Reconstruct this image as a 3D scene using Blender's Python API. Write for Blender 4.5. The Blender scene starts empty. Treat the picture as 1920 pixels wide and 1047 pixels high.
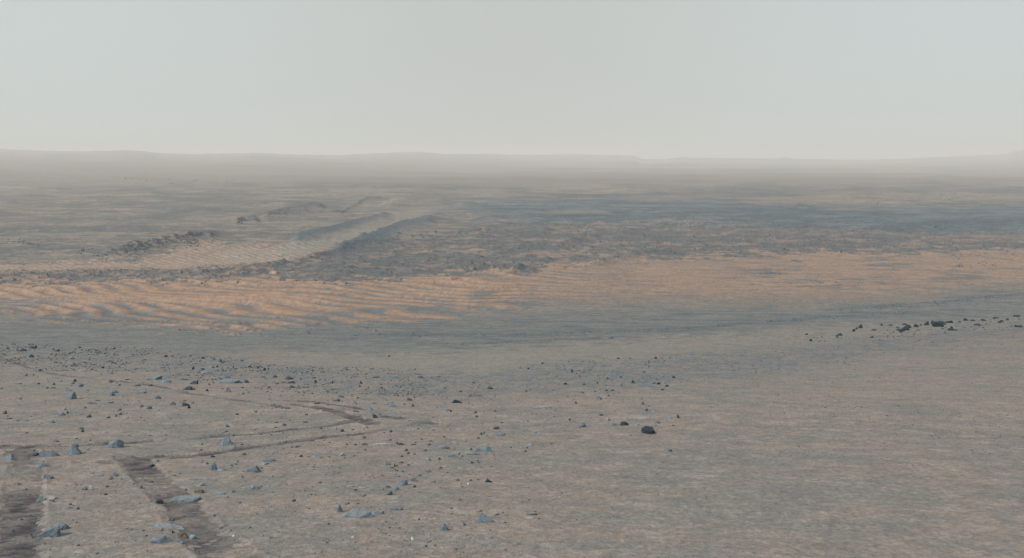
import bpy, bmesh, math, random
import numpy as np

# ------------------------------------------------------------------ camera, sky, sun
scene = bpy.context.scene
COL = scene.collection
F = 1190.0            # focal length in photograph pixels
CXP, HZ = 960.0, 303.0
ZC = 0.0              # eye level is z = 0, the land lies below it
cam_data = bpy.data.cameras.new("camera")
cam_data.sensor_width = 36.0
cam_data.lens = 36.0 * F / 1920.0
cam_data.shift_y = -(523.5 - HZ) / 1920.0
cam_data.clip_start = 0.05
cam_data.clip_end = 60000.0
cam = bpy.data.objects.new("camera", cam_data)
cam.location = (0, 0, ZC)
cam.rotation_euler = (math.radians(90), 0, 0)
COL.objects.link(cam)
scene.camera = cam

SUN_EL, SUN_AZ = math.radians(42), math.radians(-118)   # azimuth from the view direction, negative towards the left
sun_dir = (math.sin(SUN_AZ) * math.cos(SUN_EL), math.cos(SUN_AZ) * math.cos(SUN_EL), math.sin(SUN_EL))
world = bpy.data.worlds.new("World")
scene.world = world
world.use_nodes = True
wn, wl = world.node_tree.nodes, world.node_tree.links
wn.clear()
w_out = wn.new("ShaderNodeOutputWorld")
w_bg = wn.new("ShaderNodeBackground")
w_bg.inputs["Strength"].default_value = 0.10
w_sky = wn.new("ShaderNodeTexSky")
w_sky.sky_type = 'NISHITA'
w_sky.sun_disc = False
w_sky.sun_elevation = SUN_EL
w_sky.sun_rotation = SUN_AZ
w_sky.dust_density = 6.0
w_sky.air_density = 0.6
w_tc = wn.new("ShaderNodeTexCoord")
w_sep = wn.new("ShaderNodeSeparateXYZ")
w_abs = wn.new("ShaderNodeMath"); w_abs.operation = 'ABSOLUTE'
w_mr = wn.new("ShaderNodeMapRange"); w_mr.inputs["From Min"].default_value = 0.0; w_mr.inputs["From Max"].default_value = 0.62
w_mr.interpolation_type = 'SMOOTHSTEP'
w_dust = wn.new("ShaderNodeMixRGB")
w_dust.inputs[1].default_value = (5.75, 6.05, 5.82, 1)     # dusty air ahead
w_dust.inputs[2].default_value = (6.2, 6.8, 6.72, 1)     # paler, cooler to the sides
w_mix = wn.new("ShaderNodeMixRGB"); w_mix.inputs[0].default_value = 0.92
wl.new(w_tc.outputs["Generated"], w_sep.inputs[0])
wl.new(w_sep.outputs["X"], w_abs.inputs[0])
wl.new(w_abs.outputs[0], w_mr.inputs["Value"])
wl.new(w_mr.outputs["Result"], w_dust.inputs[0])
wl.new(w_sky.outputs[0], w_mix.inputs[1])
wl.new(w_dust.outputs[0], w_mix.inputs[2])
wl.new(w_mix.outputs[0], w_bg.inputs["Color"])
wl.new(w_bg.outputs[0], w_out.inputs["Surface"])

sun_data = bpy.data.lights.new("sun", 'SUN')
sun_data.energy = 3.6
sun_data.angle = math.radians(0.5)
sun_data.color = (1.0, 0.95, 0.88)
sun = bpy.data.objects.new("sun", sun_data)
from mathutils import Vector
sun.rotation_euler = Vector(sun_dir).to_track_quat('Z', 'Y').to_euler()
COL.objects.link(sun)

scene.view_settings.view_transform = 'Standard'
scene.view_settings.look = 'None'
scene.view_settings.exposure = 0.0
scene.view_settings.gamma = 1.0
scene.render.engine = 'CYCLES'
scene.cycles.use_denoising = True
scene.cycles.denoising_prefilter = 'ACCURATE'
scene.cycles.max_bounces = 4
scene.cycles.volume_bounces = 1
scene.cycles.volume_max_steps = 64

# ------------------------------------------------------------------ numeric helpers
rng = np.random.default_rng(11)
random.seed(5)
_perm = rng.permutation(65536).astype(np.int64)
_gang = rng.random(65536) * 2 * np.pi
_gx, _gy = np.cos(_gang).astype(np.float32), np.sin(_gang).astype(np.float32)

def perlin(x, y, seed=0):
    x = x + seed * 17.317; y = y - seed * 9.731
    xf, yf = np.floor(x), np.floor(y)
    xi, yi = xf.astype(np.int64), yf.astype(np.int64)
    dx, dy = (x - xf).astype(np.float32), (y - yf).astype(np.float32)
    def g(ix, iy, ax, ay):
        h = _perm[(_perm[ix & 65535] + iy + seed * 101) & 65535]
        return _gx[h] * ax + _gy[h] * ay
    n00 = g(xi, yi, dx, dy); n10 = g(xi + 1, yi, dx - 1, dy)
    n01 = g(xi, yi + 1, dx, dy - 1); n11 = g(xi + 1, yi + 1, dx - 1, dy - 1)
    u = dx * dx * dx * (dx * (dx * 6 - 15) + 10); v = dy * dy * dy * (dy * (dy * 6 - 15) + 10)
    return ((n00 * (1 - u) + n10 * u) * (1 - v) + (n01 * (1 - u) + n11 * u) * v) * 1.5

def sstep(a, b, x):
    t = np.clip((x - a) / (b - a), 0, 1)
    return t * t * (3 - 2 * t)

def srgb(r, g, b):
    c = np.array([r, g, b]) / 255.0
    return np.where(c <= 0.04045, c / 12.92, ((c + 0.055) / 1.055) ** 2.4)

# ------------------------------------------------------------------ the lie of the land: drop below the eye against distance ahead
_Yt = np.array([0.2, 1.0, 2.2, 3.4, 4.6, 6.0, 9.6, 14, 22, 38, 55, 95, 150, 235, 400, 940, 1800, 4300, 10500, 20000.])
_Dt = np.array([1.62, 1.72, 1.93, 2.13, 2.42, 2.78, 3.62, 4.68, 6.6, 10.1, 13.7, 19.7, 24.8, 29.0, 32.6, 37.1, 40.8, 43.4, 44.6, 45.5])
_ly = np.linspace(math.log(0.2), math.log(20000), 6000)
_dd = np.interp(_ly, np.log(_Yt), _Dt)
_k = np.exp(-np.linspace(-2.5, 2.5, 301) ** 2); _k /= _k.sum()
_dd = np.convolve(np.pad(_dd, 150, mode='edge'), _k, mode='valid')
def drop(Y): return np.interp(np.log(Y), _ly, _dd)
_pyt = HZ + F * _dd / np.exp(_ly)
def Y_of_py(py): return np.exp(np.interp(-np.asarray(py, float), -_pyt, _ly))
def py_of_Y(Y): return HZ + F * drop(Y) / Y

# rows
rows = list(np.exp(np.linspace(math.log(0.25), math.log(2.6), 22))) 
py_start = float(py_of_Y(2.6))
pys = np.arange(py_start - 3, 309.0, -0.9)
rows += list(Y_of_py(pys))
rows += [11500, 13000, 16000]
Yk = np.array(sorted(set(np.round(rows, 5))))
K = len(Yk)
PYk = py_of_Y(Yk)
# columns: direction vectors (x, y); y = 1 in the field ahead
u_in = np.arange(-0.86, 0.8601, 1.45 / F)
u_mid = np.linspace(0.87, 1.3, 60)
us = np.concatenate([-u_mid[::-1], u_in, u_mid])
az_edge = math.atan(1.3)
az_b = np.linspace(az_edge, 2 * math.pi - az_edge, 90)[1:-1]
g_edge = math.sqrt(1 + 1.3 ** 2)
dxv = np.concatenate([us, np.sin(az_b) * g_edge]); dyv = np.concatenate([np.ones_like(us), np.cos(az_b) * g_edge])
J = len(dxv)
X = Yk[:, None] * dxv[None, :]
Yw = Yk[:, None] * dyv[None, :]
PX = CXP + F * np.concatenate([us, np.clip(np.tan(np.clip(az_b, 0, 1.2)) * 0 + np.sign(np.sin(az_b)) * 1.3, -1.3, 1.3)])[None, :] * np.ones((K, 1))
PY = PYk[:, None] * np.ones((1, J))
X = X.astype(np.float64); YY = Yk[:, None] * np.ones((1, J))
pix = YY / F
rsp = np.gradient(Yk)[:, None] * np.ones((1, J))

def lodnoise(seed, lo, hi, kx=1.0, ky=1.0, slope=0.0, rot=0.0, cut=(1.0, 2.4)):
    """sum of octaves of world-space noise with wavelengths lo..hi times the distance"""
    out = np.zeros((K, J), np.float32)
    lam = 0.012
    c, s = math.cos(rot), math.sin(rot)
    i = 0
    while lam < 4000:
        r = lam / YY[:, 0]
        w = sstep(lo * 0.6, lo * 1.4, r) * (1 - sstep(hi * 0.7, hi * 1.5, r)) * sstep(cut[0], cut[1], lam / rsp[:, 0])
        idx = np.nonzero(w > 0.01)[0]
        if len(idx):
            a, b = idx[0], idx[-1] + 1
            xs, ys = X[a:b], Yw[a:b]
            xr, yr = xs * c - ys * s, xs * s + ys * c
            amp = lam if slope else 1.0
            out[a:b] += (perlin(xr / (lam * kx), yr / (lam * ky), seed + i) * (w[a:b, None] * amp)).astype(np.float32)
        lam *= 1.9; i += 1
    return out

def curve(pts, px=None):
    p = np.array(pts, float)
    return np.interp(PX if px is None else px, p[:, 0], p[:, 1])

def line(pts, w, taper=30, jit=0.0, wdn=None):
    """soft band along a curve y(px); w up-picture half width, wdn the half width on the near side"""
    p = np.array(pts, float)
    y = curve(pts)
    d = PY - y + jit * (JN + 0.5 * NB)
    ww = np.where(d < 0, w, wdn if wdn else w)
    t = sstep(p[0, 0] - taper, p[0, 0] + taper * .3, PX) * (1 - sstep(p[-1, 0] - taper * .3, p[-1, 0] + taper, PX))
    return np.exp(-(d / ww) ** 2) * t

def band(top, bot, soft=4, jit=0.0, x0=None, x1=None, taper=40):
    yt, yb = curve(top), curve(bot)
    d = jit * 1.5 * (JN + 0.6 * NB + 0.3 * NF)
    m = sstep(-soft, soft, PY + d - yt) * (1 - sstep(-soft, soft, PY + d - yb))
    if x0 is not None: m = m * sstep(x0 - taper, x0 + taper, PX + 4 * d)
    if x1 is not None: m = m * (1 - sstep(x1 - taper, x1 + taper, PX + 4 * d))
    return m

def blob(px, py, rx, ry, jit=0.5):
    d = np.sqrt(((PX - px) / rx) ** 2 + ((PY - py) / ry) ** 2) + jit * JN * 0.5
    return 1 - sstep(0.4, 1.15, d)

JN = lodnoise(3, 0.012, 0.12)                      # jitter for outlines
NB = lodnoise(23, 0.004, 0.05, cut=(.6, 1.2))                     # medium patches
NF = lodnoise(43, 0.0016, 0.012, kx=1.5, cut=(.15, .35))
NG = lodnoise(49, 0.0010, 0.004, kx=1.3, cut=(.05, .15))                   # fine patches
NS = lodnoise(63, 0.004, 0.06, kx=3.0, ky=0.8, cut=(.3, .7))     # drift streaks lying across the view
NSn = lodnoise(67, 0.006, 0.07, kx=1.9)
_w = sstep(690, 780, PY); NS = NS * (1 - _w) + NSn * _w
NL = lodnoise(83, 0.03, 0.35, kx=1.6)              # broad tone

# ---- regions (outlines followed along the photograph's distances, then fixed on the land)
dune_top = [(0, 526), (150, 533), (260, 530), (400, 527), (520, 522), (600, 530), (700, 526), (820, 520), (900, 508), (1000, 503), (1100, 492), (1300, 482), (1500, 471), (1700, 476), (1920, 466)]
dune_bot = [(0, 590), (90, 598), (200, 607), (330, 617), (450, 618), (560, 615), (700, 606), (850, 590), (950, 580), (1050, 574), (1200, 570), (1450, 572), (1600, 569), (1750, 560), (1920, 540)]
M_dune = band(dune_top, dune_bot, 3.5, 7)
M_left = 1 - sstep(900, 1350, PX)
M_updune = band([(0, 494), (150, 494), (280, 480), (380, 458), (430, 462), (560, 455), (640, 440), (760, 400)], [(0, 512), (200, 510), (330, 508), (440, 503), (560, 488), (620, 462), (700, 435), (780, 402)], 4, 5, x1=760, taper=30)
ridge_top = [(0, 516), (80, 522), (130, 512), (220, 510), (330, 514), (400, 512), (480, 502), (560, 490), (620, 468), (680, 452), (745, 448), (900, 430), (1100, 425), (1300, 425), (1500, 428), (1700, 432), (1920, 438)]
ridge_bot = [(0, 530), (120, 531), (230, 530), (330, 529), (400, 526), (520, 522), (620, 536), (700, 524), (860, 514), (990, 512), (1050, 490), (1200, 482), (1400, 478), (1600, 470), (1920, 472)]
M_hum = band(ridge_top, ridge_bot, 3, 6)
M_slope = band([(0, 600), (300, 615), (560, 612), (900, 595), (1200, 575), (1500, 575), (1920, 545)], [(0, 640), (400, 652), (800, 668), (1100, 640), (1400, 620), (1920, 600)], 8, 6)
M_rocky = band([(0, 640), (250, 652), (420, 660), (520, 684), (800, 694), (900, 705), (1000, 680), (1100, 668), (1280, 662), (1500, 640), (1700, 612), (1920, 590)], [(0, 700), (300, 700), (520, 730), (800, 760), (1000, 745), (1300, 728), (1500, 700), (1700, 660), (1920, 640)], 9, 9)

# ------------------------------------------------------------------ relief
rough = 0.30 + 0.9 * M_hum * sstep(0, .2, M_hum) - 0.22 * M_dune - 0.2 * M_slope
rough = np.clip(rough + 0.35 * blob(260, 445, 420, 45), 0.06, 2)
rough = rough * (0.35 + 0.65 * sstep(0, 60, PY - 305) + 0.9 * sstep(700, 850, PY))
Z = -drop(Yk)[:, None] * np.ones((1, J))
Rl = lodnoise(103, 0.004, 0.045, kx=1.4, slope=1.0)
Rr = lodnoise(133, 0.006, 0.03, kx=1.6, slope=1.0)
Z += Rl * 0.050 * rough
Z += np.abs(Rr) * 0.24 * M_hum * (0.4 + 0.6 * sstep(-.1, .3, NB))
# broad swells
SW = lodnoise(153, 0.05, 0.22, kx=2.2, slope=1.0)
Z += SW * 0.017 * (1 - 0.85 * M_dune) * sstep(560, 480, PY) + SW * 0.008 * sstep(600, 700, PY)

RN = lodnoise(171, 0.008, 0.05, cut=(1., 2.))
Rr2 = lodnoise(173, 0.0035, 0.012, cut=(.8, 1.6))
def ridge(pts, h, w, wdn=None, taper=30, n=0.7):
    global Z
    m = line(pts, w, taper, 0.0, wdn)
    Z += m * h * 0.62 * (1 - n * 0.25 + n * 0.5 * np.clip(RN + 0.35 * Rr2, -0.9, 1.1))
    return m
R_a = ridge([(210, 470), (260, 464), (310, 452), (350, 446), (395, 440)], 3.2, 5, 11, 25, 1.2)
R_b = ridge([(0, 521), (60, 519), (130, 515), (220, 513), (320, 516), (400, 515), (480, 505), (560, 492), (620, 474), (680, 459), (745, 452)], 1.3, 4, 6, 20, 0.8)
R_c = ridge([(560, 444), (610, 434), (660, 420), (722, 404)], 3.4, 3.5, 13, 20, 0.2)
R_d = ridge([(640, 462), (700, 441), (750, 421), (806, 408)], 2.3, 3, 16, 20, 0.2)
R_e = ridge([(500, 404), (545, 394), (585, 386), (600, 388)], 4.5, 3, 8, 15, 0.7)
R_f = ridge([(445, 412), (470, 408), (480, 411)], 3.2, 4, 6, 12, 0.8)
R_g = ridge([(800, 412), (850, 404), (880, 404), (930, 414)], 3.0, 3, 6, 25, 0.4)
R_h = ridge([(730, 384), (770, 374), (830, 376)], 4.0, 4, 8, 25, 0.3)
R_i = ridge([(1120, 494), (1170, 484), (1215, 472), (1260, 468)], 1.6, 3, 7, 20, 0.8)
R_j = ridge([(960, 512), (985, 506), (1000, 509)], 1.4, 3, 5, 12, 0.6)
R_k = ridge([(1040, 470), (1095, 440), (1130, 436), (1200, 446), (1300, 442)], 1.4, 5, 8, 25, 0.9)
R_l = ridge([(840, 496), (900, 490), (1000, 494), (1030, 490)], 1.2, 3, 6, 25, 0.9)
R_m = ridge([(600, 390), (640, 398), (690, 372), (700, 371), (712, 374)], 1.2, 2.5, 4, 10, 0.8)
R_n = ridge([(1590, 352), (1640, 345), (1680, 348), (1745, 342), (1790, 348), (1850, 347), (1900, 352)], 5.0, 3, 7, 35, 0.7)
R_o = ridge([(1150, 358), (1190, 352), (1230, 358)], 4.0, 3, 6, 25, 0.4)
R_p = ridge([(190, 362), (235, 358), (285, 363)], 4.0, 3, 6, 25, 0.5)
R_q = ridge([(1480, 392), (1500, 388), (1520, 392)], 3.0, 2.5, 6, 20, 0.4)
R_r = ridge([(60, 600), (300, 604), (470, 610)], 0.04, 2, 2, 40, 1.2)
R_s = ridge([(640, 628), (860, 628), (1040, 626), (1180, 621), (1300, 615), (1400, 606), (1500, 598), (1620, 591), (1700, 586)], 0.10, 2.2, 3.0, 60, 1.2)
R_t = ridge([(840, 646), (1000, 638), (1080, 636), (1170, 631)], 0.06, 1.6, 2.2, 40, 1.2)
R_u = ridge([(1560, 580), (1680, 572), (1770, 566), (1850, 556), (1940, 550)], 0.18, 2, 3, 40, 1.2)
R_v = ridge([(160, 660), (300, 656), (410, 655), (425, 659)], 0.08, 2, 4, 40, 1.0)
R_w = ridge([(1590, 626), (1700, 616), (1790, 608), (1930, 592)], 0.08, 3, 6, 30, 1.0)
R_x = ridge([(940, 412), (1100, 405), (1300, 412), (1500, 402), (1700, 418), (1930, 410)], 1.6, 3, 9, 50, 0.6)

# rolling plain that fades towards the crater rim
far = sstep(430, 345, PY)
for i, yy in enumerate([398, 380, 366, 355, 346, 338, 331, 325]):
    yw = yy + 5 * perlin(PX / 260.0, PX * 0 + i * 3.3, 7 + i)
    a = np.clip(perlin(PX / 120.0, PX * 0 + i * 1.7, 31 + i) + .25, 0, 1)
    Z += a * np.exp(-((PY - yw) / (1.6 + .05 * (yy - 320))) ** 2) * (0.0035 * Y_of_py(yy))
    
# hills on the horizon, 4 to 6 km away
hz_pts = [(-700, 276), (-200, 277), (0, 279), (60, 281.5), (150, 283), (200, 282), (235, 280.5), (265, 282), (300, 286), (370, 289), (385, 287), (410, 288), (470, 286), (560, 290), (640, 291), (700, 288), (740, 287), (790, 285), (840, 289.5), (900, 289), (1000, 291), (1080, 289.5), (1120, 291), (1190, 292), (1203, 299), (1250, 299.5), (1262, 296), (1340, 297), (1455, 298), (1472, 295.5), (1492, 299), (1620, 300.5), (1700, 298), (1760, 294.5), (1840, 291), (1870, 290), (1885, 288), (1900, 283), (1920, 279), (1990, 276), (2200, 281), (2700, 279)]
hy = curve(hz_pts) + 0.7 * perlin(PX / 18.0, PX * 0 + 2.0, 55) + 0.35 * perlin(PX / 7.0, PX * 0 + 2.0, 56)
Yh = np.interp(PX, [0, 500, 1000], [4300.0, 4600.0, 5600.0])
hh = (HZ - hy) / F * Yh + drop(Yh)
ys_ = YY
_s0 = np.interp(PX, [0, 600, 1100, 1500, 1920], [900., 1300, 2500, 2500, 1900]); prof = np.clip((ys_ - _s0) / (Yh - _s0), 0, 1) ** np.interp(PX, [0, 1000], [1.25, 1.6]) * (1 - sstep(Yh * 1.02, Yh * 1.6, ys_) * 0.97)
Z += hh * prof * (1 + 0.07 * perlin(X / 700.0, Yw / 700.0, 77) * (1 - np.exp(-((ys_ - Yh) / 600) ** 2)))
# nearer low shoulders in front of the rim on the one side
for (ptsR, Yr, sg) in (([(-700, 288), (0, 291), (200, 293), (420, 297), (700, 300), (900, 306), (1000, 312), (1400, 312), (1700, 306), (2700, 296)], 4300.0, 420.0),
                       ([(-700, 300), (0, 303), (300, 305), (600, 309), (800, 314), (2700, 320)], 3000.0, 330.0)):
    yr = curve(ptsR) + 1.2 * perlin(PX / 90.0, PX * 0 + 5.0, int(Yr)) 
    base = HZ + F * drop(Yr) / Yr
    dh = np.clip((base - yr) / F * Yr, 0, None)
    Z = np.maximum(Z, (-drop(Yk)[:, None] + dh) * np.exp(-((ys_ - Yr) / sg) ** 2) + Z * (1 - np.exp(-((ys_ - Yr) / sg) ** 2)))

# sand ripples
slopeB = np.interp(PX, [-700, 0, 300, 600, 800, 1000, 1300, 1920, 2700], [.16, .15, .13, .10, .075, .04, .01, -.02, -.02])
Bx = np.cumsum(slopeB[0] * np.gradient(PX[0]))[None, :] * np.ones((K, 1))
Lp = np.interp(PY[:, 0], [300, 440, 480, 520, 560, 600, 640], [2.0, 3.7, 5.2, 6.6, 8.4, 11.4, 14])
_o = np.argsort(PY[:, 0])
A = np.zeros(K); A[_o] = np.cumsum(np.gradient(PY[_o, 0]) / Lp[_o])
Lx = np.interp(PX, [0, 700, 1100], [1, 1, 1])
phase = A[:, None] - Bx / 9.5 + 1.3 * perlin(X / 24.0, Yw / 34.0, 201) + 0.38 * perlin(X / 9.0, Yw / 12.0, 202)
fr = phase - np.floor(phase)
rip = np.where(fr < 0.64, fr / 0.64, (1 - fr) / 0.36)
rip = rip * rip * (3 - 2 * rip)
ramp_amp = np.clip(0.75 + 0.9 * perlin(X / 14.0, Yw / 18.0, 205), 0.15, 1.4)
ripamp = (0.5 * M_left + 0.07 * (1 - M_left)) * M_dune * ramp_amp * (0.35 + 0.65 * sstep(5, 50, curve(dune_bot) - PY)) * sstep(100, 420, PX * 0 + 400)
Z += rip * ripamp
ph2 = (PY - 0.16 * (PX - 300) * 1.0) / 5.2 + 0.8 * perlin(X / 40.0, Yw / 40.0, 221)
ph2 = (PY / 5.0 - (PX) * 0.05) + 0.7 * perlin(X / 40.0, Yw / 40.0, 221)
rip2 = 0.5 + 0.5 * np.sin(2 * np.pi * ph2)
Z += rip2 * 0.30 * M_updune * (1 - sstep(560, 640, PX))

# ------------------------------------------------------------------ wheel tracks
def W(px, py):
    y = float(Y_of_py(py)); return ((px - CXP) / F * y, y)
TRACKS = [
    ([(30, 1060), (38, 1000), (42, 950), (46, 905), (50, 870), (44, 848), (36, 838)], 0.25, "broad churned wheel track coming out from between the two cut blocks"),
    ([(450, 1060), (415, 1028), (375, 1000), (352, 965), (335, 938), (305, 915), (275, 885), (252, 862), (243, 853)], 0.27, "broad churned wheel track crossing the pale flat slab"),
    ([(-60, 842), (0, 838), (60, 836), (110, 836), (225, 831), (330, 824), (410, 817), (470, 812), (555, 803), (620, 796), (668, 789), (690, 786)], 0.19, "thin dark wheel track running behind the dome boulder to the crossing"),
    ([(238, 860), (300, 856), (360, 855), (405, 849), (450, 840), (520, 832), (580, 824), (640, 816), (668, 814), (710, 806), (760, 797), (800, 791)], 0.20, "thin dark wheel track passing in front of the pyramid rock to a sharp turn"),
    ([(812, 794), (778, 790), (745, 783), (722, 780)], 0.18, "short faint wheel track leaving the sharp turn"),
    ([(560, 759), (600, 765), (632, 772), (655, 780), (680, 788), (702, 796)], 0.22, "short dark wheel track slanting through the crossing"),
    ([(525, 750), (560, 751), (592, 753), (640, 760), (690, 768)], 0.14, "faint broken wheel track beyond the crossing"),
    ([(-40, 655), (0, 669), (30, 680), (60, 691), (110, 702), (160, 708), (210, 713), (260, 719), (310, 727), (350, 736), (400, 743), (440, 748), (490, 756), (530, 764)], 0.16, "long thin wheel track slanting down from the distant stone field"),
    ([(148, 866), (175, 864), (205, 867)], 0.12, "short scuffed wheel mark in the sand below the steep boulder"),
]
track_id = np.zeros((K, J), np.int8)
track_s = np.zeros((K, J), np.float32)
track_w = np.zeros((K, J), np.float32)
tn = 0.5 * perlin(X / 0.13, Yw / 0.05, 301) + 0.35 * perlin(X / 0.04, Yw / 0.02, 302)
patchy = perlin(X / 0.9, Yw / 0.7, 303)
patchy2 = perlin(X / 0.35, Yw / 0.4, 304)
streak = 1.1 * perlin(X / 0.16 + .6 * patchy2, Yw / 0.10 + .7 * patchy2, 305) + 0.6 * perlin(X / 0.09, Yw / 0.025, 306)
selr = np.nonzero((Yk > 2.5) & (Yk < 32))[0]; ra, rb = selr[0], selr[-1] + 1
for ti, (pts, wid, _lab) in enumerate(TRACKS):
    wp = [W(*p) for p in pts]
    best = np.full((rb - ra, J), 1e9); sarc = np.zeros((rb - ra, J)); acc = 0
    for (x0, y0), (x1, y1) in zip(wp[:-1], wp[1:]):
        L2 = (x1 - x0) ** 2 + (y1 - y0) ** 2; L = math.sqrt(L2)
        t = np.clip(((X[ra:rb] - x0) * (x1 - x0) + (Yw[ra:rb] - y0) * (y1 - y0)) / L2, 0, 1)
        d = np.hypot(X[ra:rb] - x0 - t * (x1 - x0), Yw[ra:rb] - y0 - t * (y1 - y0))
        b = d < best
        best = np.where(b, d, best); sarc = np.where(b, acc + t * L, sarc); acc += L
    half = wid / 2 * (0.86 + 0.22 * tn[ra:rb] + (0.22 if ti < 2 else 0.1) * streak[ra:rb] + (0.12 if ti < 2 else 0.45) * patchy2[ra:rb])
    half = half * np.clip((acc - sarc) / 0.35 + 0.25, 0.25, 1) if ti < 2 else half
    fade = 1.0 if ti < 2 else 0.0
    inside = (best < half) & (patchy[ra:rb] + 0.5 * streak[ra:rb] > (-0.45 if ti < 2 else (-0.34, -0.34, -0.5, -0.65, -0.5, -0.5, -0.4, -0.34, -0.4)[ti]))
    sub = track_id[ra:rb]
    new = inside & (sub == 0)
    sub[new] = ti + 1
    m = np.exp(-(best / (wid * 0.55)) ** 4)
    track_w[ra:rb] = np.maximum(track_w[ra:rb], m)
    track_s[ra:rb] = np.where(new, sarc, track_s[ra:rb])
cleat = np.sin(track_s * 2 * np.pi / 0.085 + 1.8 * tn)
Z -= track_w * 0.012 * sstep(-.6, 0, patchy)
Z += (track_id > 0) * (0.005 * streak + 0.006 * tn) * (YY < 8)
_rim = np.clip(track_w, 0, 1); Z += 0.009 * np.exp(-((_rim - 0.35) / 0.22) ** 2) * (0.6 + patchy2) * (YY < 10)

# ------------------------------------------------------------------ albedo (what the ground is made of)
E = 1.27
def alb(r, g, b): return srgb(r, g, b) / (E * np.array([0.997, 1.012, 0.99]))
C = np.zeros((K, J, 3)); C[:] = alb(136, 128, 122)
def lay(mask, col, s=1.0):
    global C
    m = np.clip(mask * s, 0, 1)[..., None]
    C = C * (1 - m) + np.array(col)[None, None, :] * m
GREY, BLUE, DARKB, TAN, ORANGE, PALE = alb(125, 125, 122), alb(108, 117, 121), alb(84, 97, 106), alb(140, 131, 122), alb(162, 136, 115), alb(164, 157, 148)
# hillside at our feet
lay(sstep(-0.35, 0.55, NL + 0.5 * NB), GREY, 0.62)
lay(sstep(0.1, 0.6, -NL + 0.7 * NS) * sstep(700, 860, PY), alb(142, 131, 123), 0.35)
lay(band([(0, 700), (2700, 700)], [(0, 830), (2700, 830)], 20) * sstep(0.05, 0.5, NS), alb(139, 130, 122), 0.5)
lay(sstep(0.6, 0.9, NS + 0.3 * NF) * sstep(700, 800, PY), PALE, 0.2)
lay(sstep(0.2, 0.7, -NS + 0.3 * NB) * sstep(640, 700, PY), alb(114, 117, 117), 0.35)
lay(M_rocky * sstep(-0.2, 0.4, NB + 0.5 * NF), BLUE, 0.75)
lay(M_rocky * sstep(0.2, 0.5, NF + 0.4 * NB), DARKB, 0.6)
lay(band([(0, 672), (300, 690), (600, 720), (900, 740), (2700, 700)], [(0, 720), (300, 745), (600, 770), (900, 780), (2700, 760)], 12, 6) * sstep(-.1, .4, NS), alb(142, 132, 124), 0.5)
# smooth slope above it
lay(M_slope, alb(114, 117, 117), 0.8)
lay(M_slope * sstep(0.0, 0.5, NS), alb(122, 127, 124), 0.6)
lay(M_slope * sstep(0.1, 0.5, -NS + .3 * NF), alb(98, 108, 112), 0.55)
lay(band([(500, 668), (700, 662), (900, 655), (1050, 645), (1250, 632), (1500, 615), (1920, 598)], [(500, 690), (800, 705), (1000, 690), (1250, 668), (1500, 650), (1920, 610)], 8, 6, x0=560, taper=120), alb(133, 130, 124), 0.85)
# valley beyond
V = sstep(530, 505, PY)
lay(V, alb(122, 118, 113), 1)
lay(V * sstep(-0.15, 0.4, NS + 0.4 * NL), alb(134, 127, 120), 0.55)
lay(V * sstep(0.0, 0.5, -NS - 0.5 * NL), alb(96, 102, 104), 0.65)
lay(V * sstep(0.45, 0.8, NS + .3 * NF), alb(150, 138, 127), 0.45)
# dune field
lay(M_dune, alb(128, 122, 116), 0.9)
orange_cov = np.clip(rip * 1.0 + 0.30 + 0.12 * NB + 0.15 * NL, 0, 1.4)
lowedge = sstep(0, 62, curve(dune_bot) - PY)
cover = orange_cov - (1 - lowedge) * np.clip(0.42 + 1.2 * perlin(X / 5.0, Yw / 12.0, 211), 0, 1.1) * M_left
lay(M_dune * M_left * sstep(0.2, 0.45, cover), alb(142, 124, 114), 0.95)
lay(M_dune * M_left * sstep(0.6, 1.15, cover), ORANGE, 0.95)
lay(M_dune * (1 - M_left), alb(151, 130, 115), 0.88)
lay(M_dune * (1 - M_left) * sstep(0.0, 0.5, NS), alb(153, 131, 117), 0.6)
lay(M_dune * (1 - M_left) * sstep(0.35, 0.7, -NS + 0.5 * NF), alb(116, 117, 117), 0.6)
lay(M_dune * M_left * sstep(0.62, 0.85, 1 - cover), alb(108, 114, 117), 0.85)
lay((blob(1440, 510, 75, 16, 1.) + blob(1560, 532, 90, 12, 1.) + blob(1665, 500, 40, 11, 1.) + blob(1790, 520, 60, 10, 1.) + blob(1840, 545, 120, 11, 1.)) * sstep(-.25, .35, -NS + .8 * NF), alb(98, 105, 110), 0.85)
lay(M_dune * (1 - M_left) * (1 - sstep(2, 30, curve(dune_bot) - PY + 8 * NB)), alb(122, 119, 115), 0.8)
lay(M_updune, alb(144, 131, 121), 0.75)
lay(M_updune * rip2, alb(160, 138, 122), 0.55)
lay(band([(380, 470), (500, 470), (640, 436), (760, 402), (830, 385)], [(380, 500), (500, 494), (600, 470), (690, 432), (770, 404), (840, 388)], 4, 3, x0=420, x1=830) * .9, alb(146, 138, 128), 0.85)
M_tr = line([(540, 474), (640, 446), (700, 423), (740, 408), (790, 396), (850, 384), (920, 374)], 9, 25, 1)
lay(M_tr, alb(136, 132, 126), 0.8)
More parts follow.
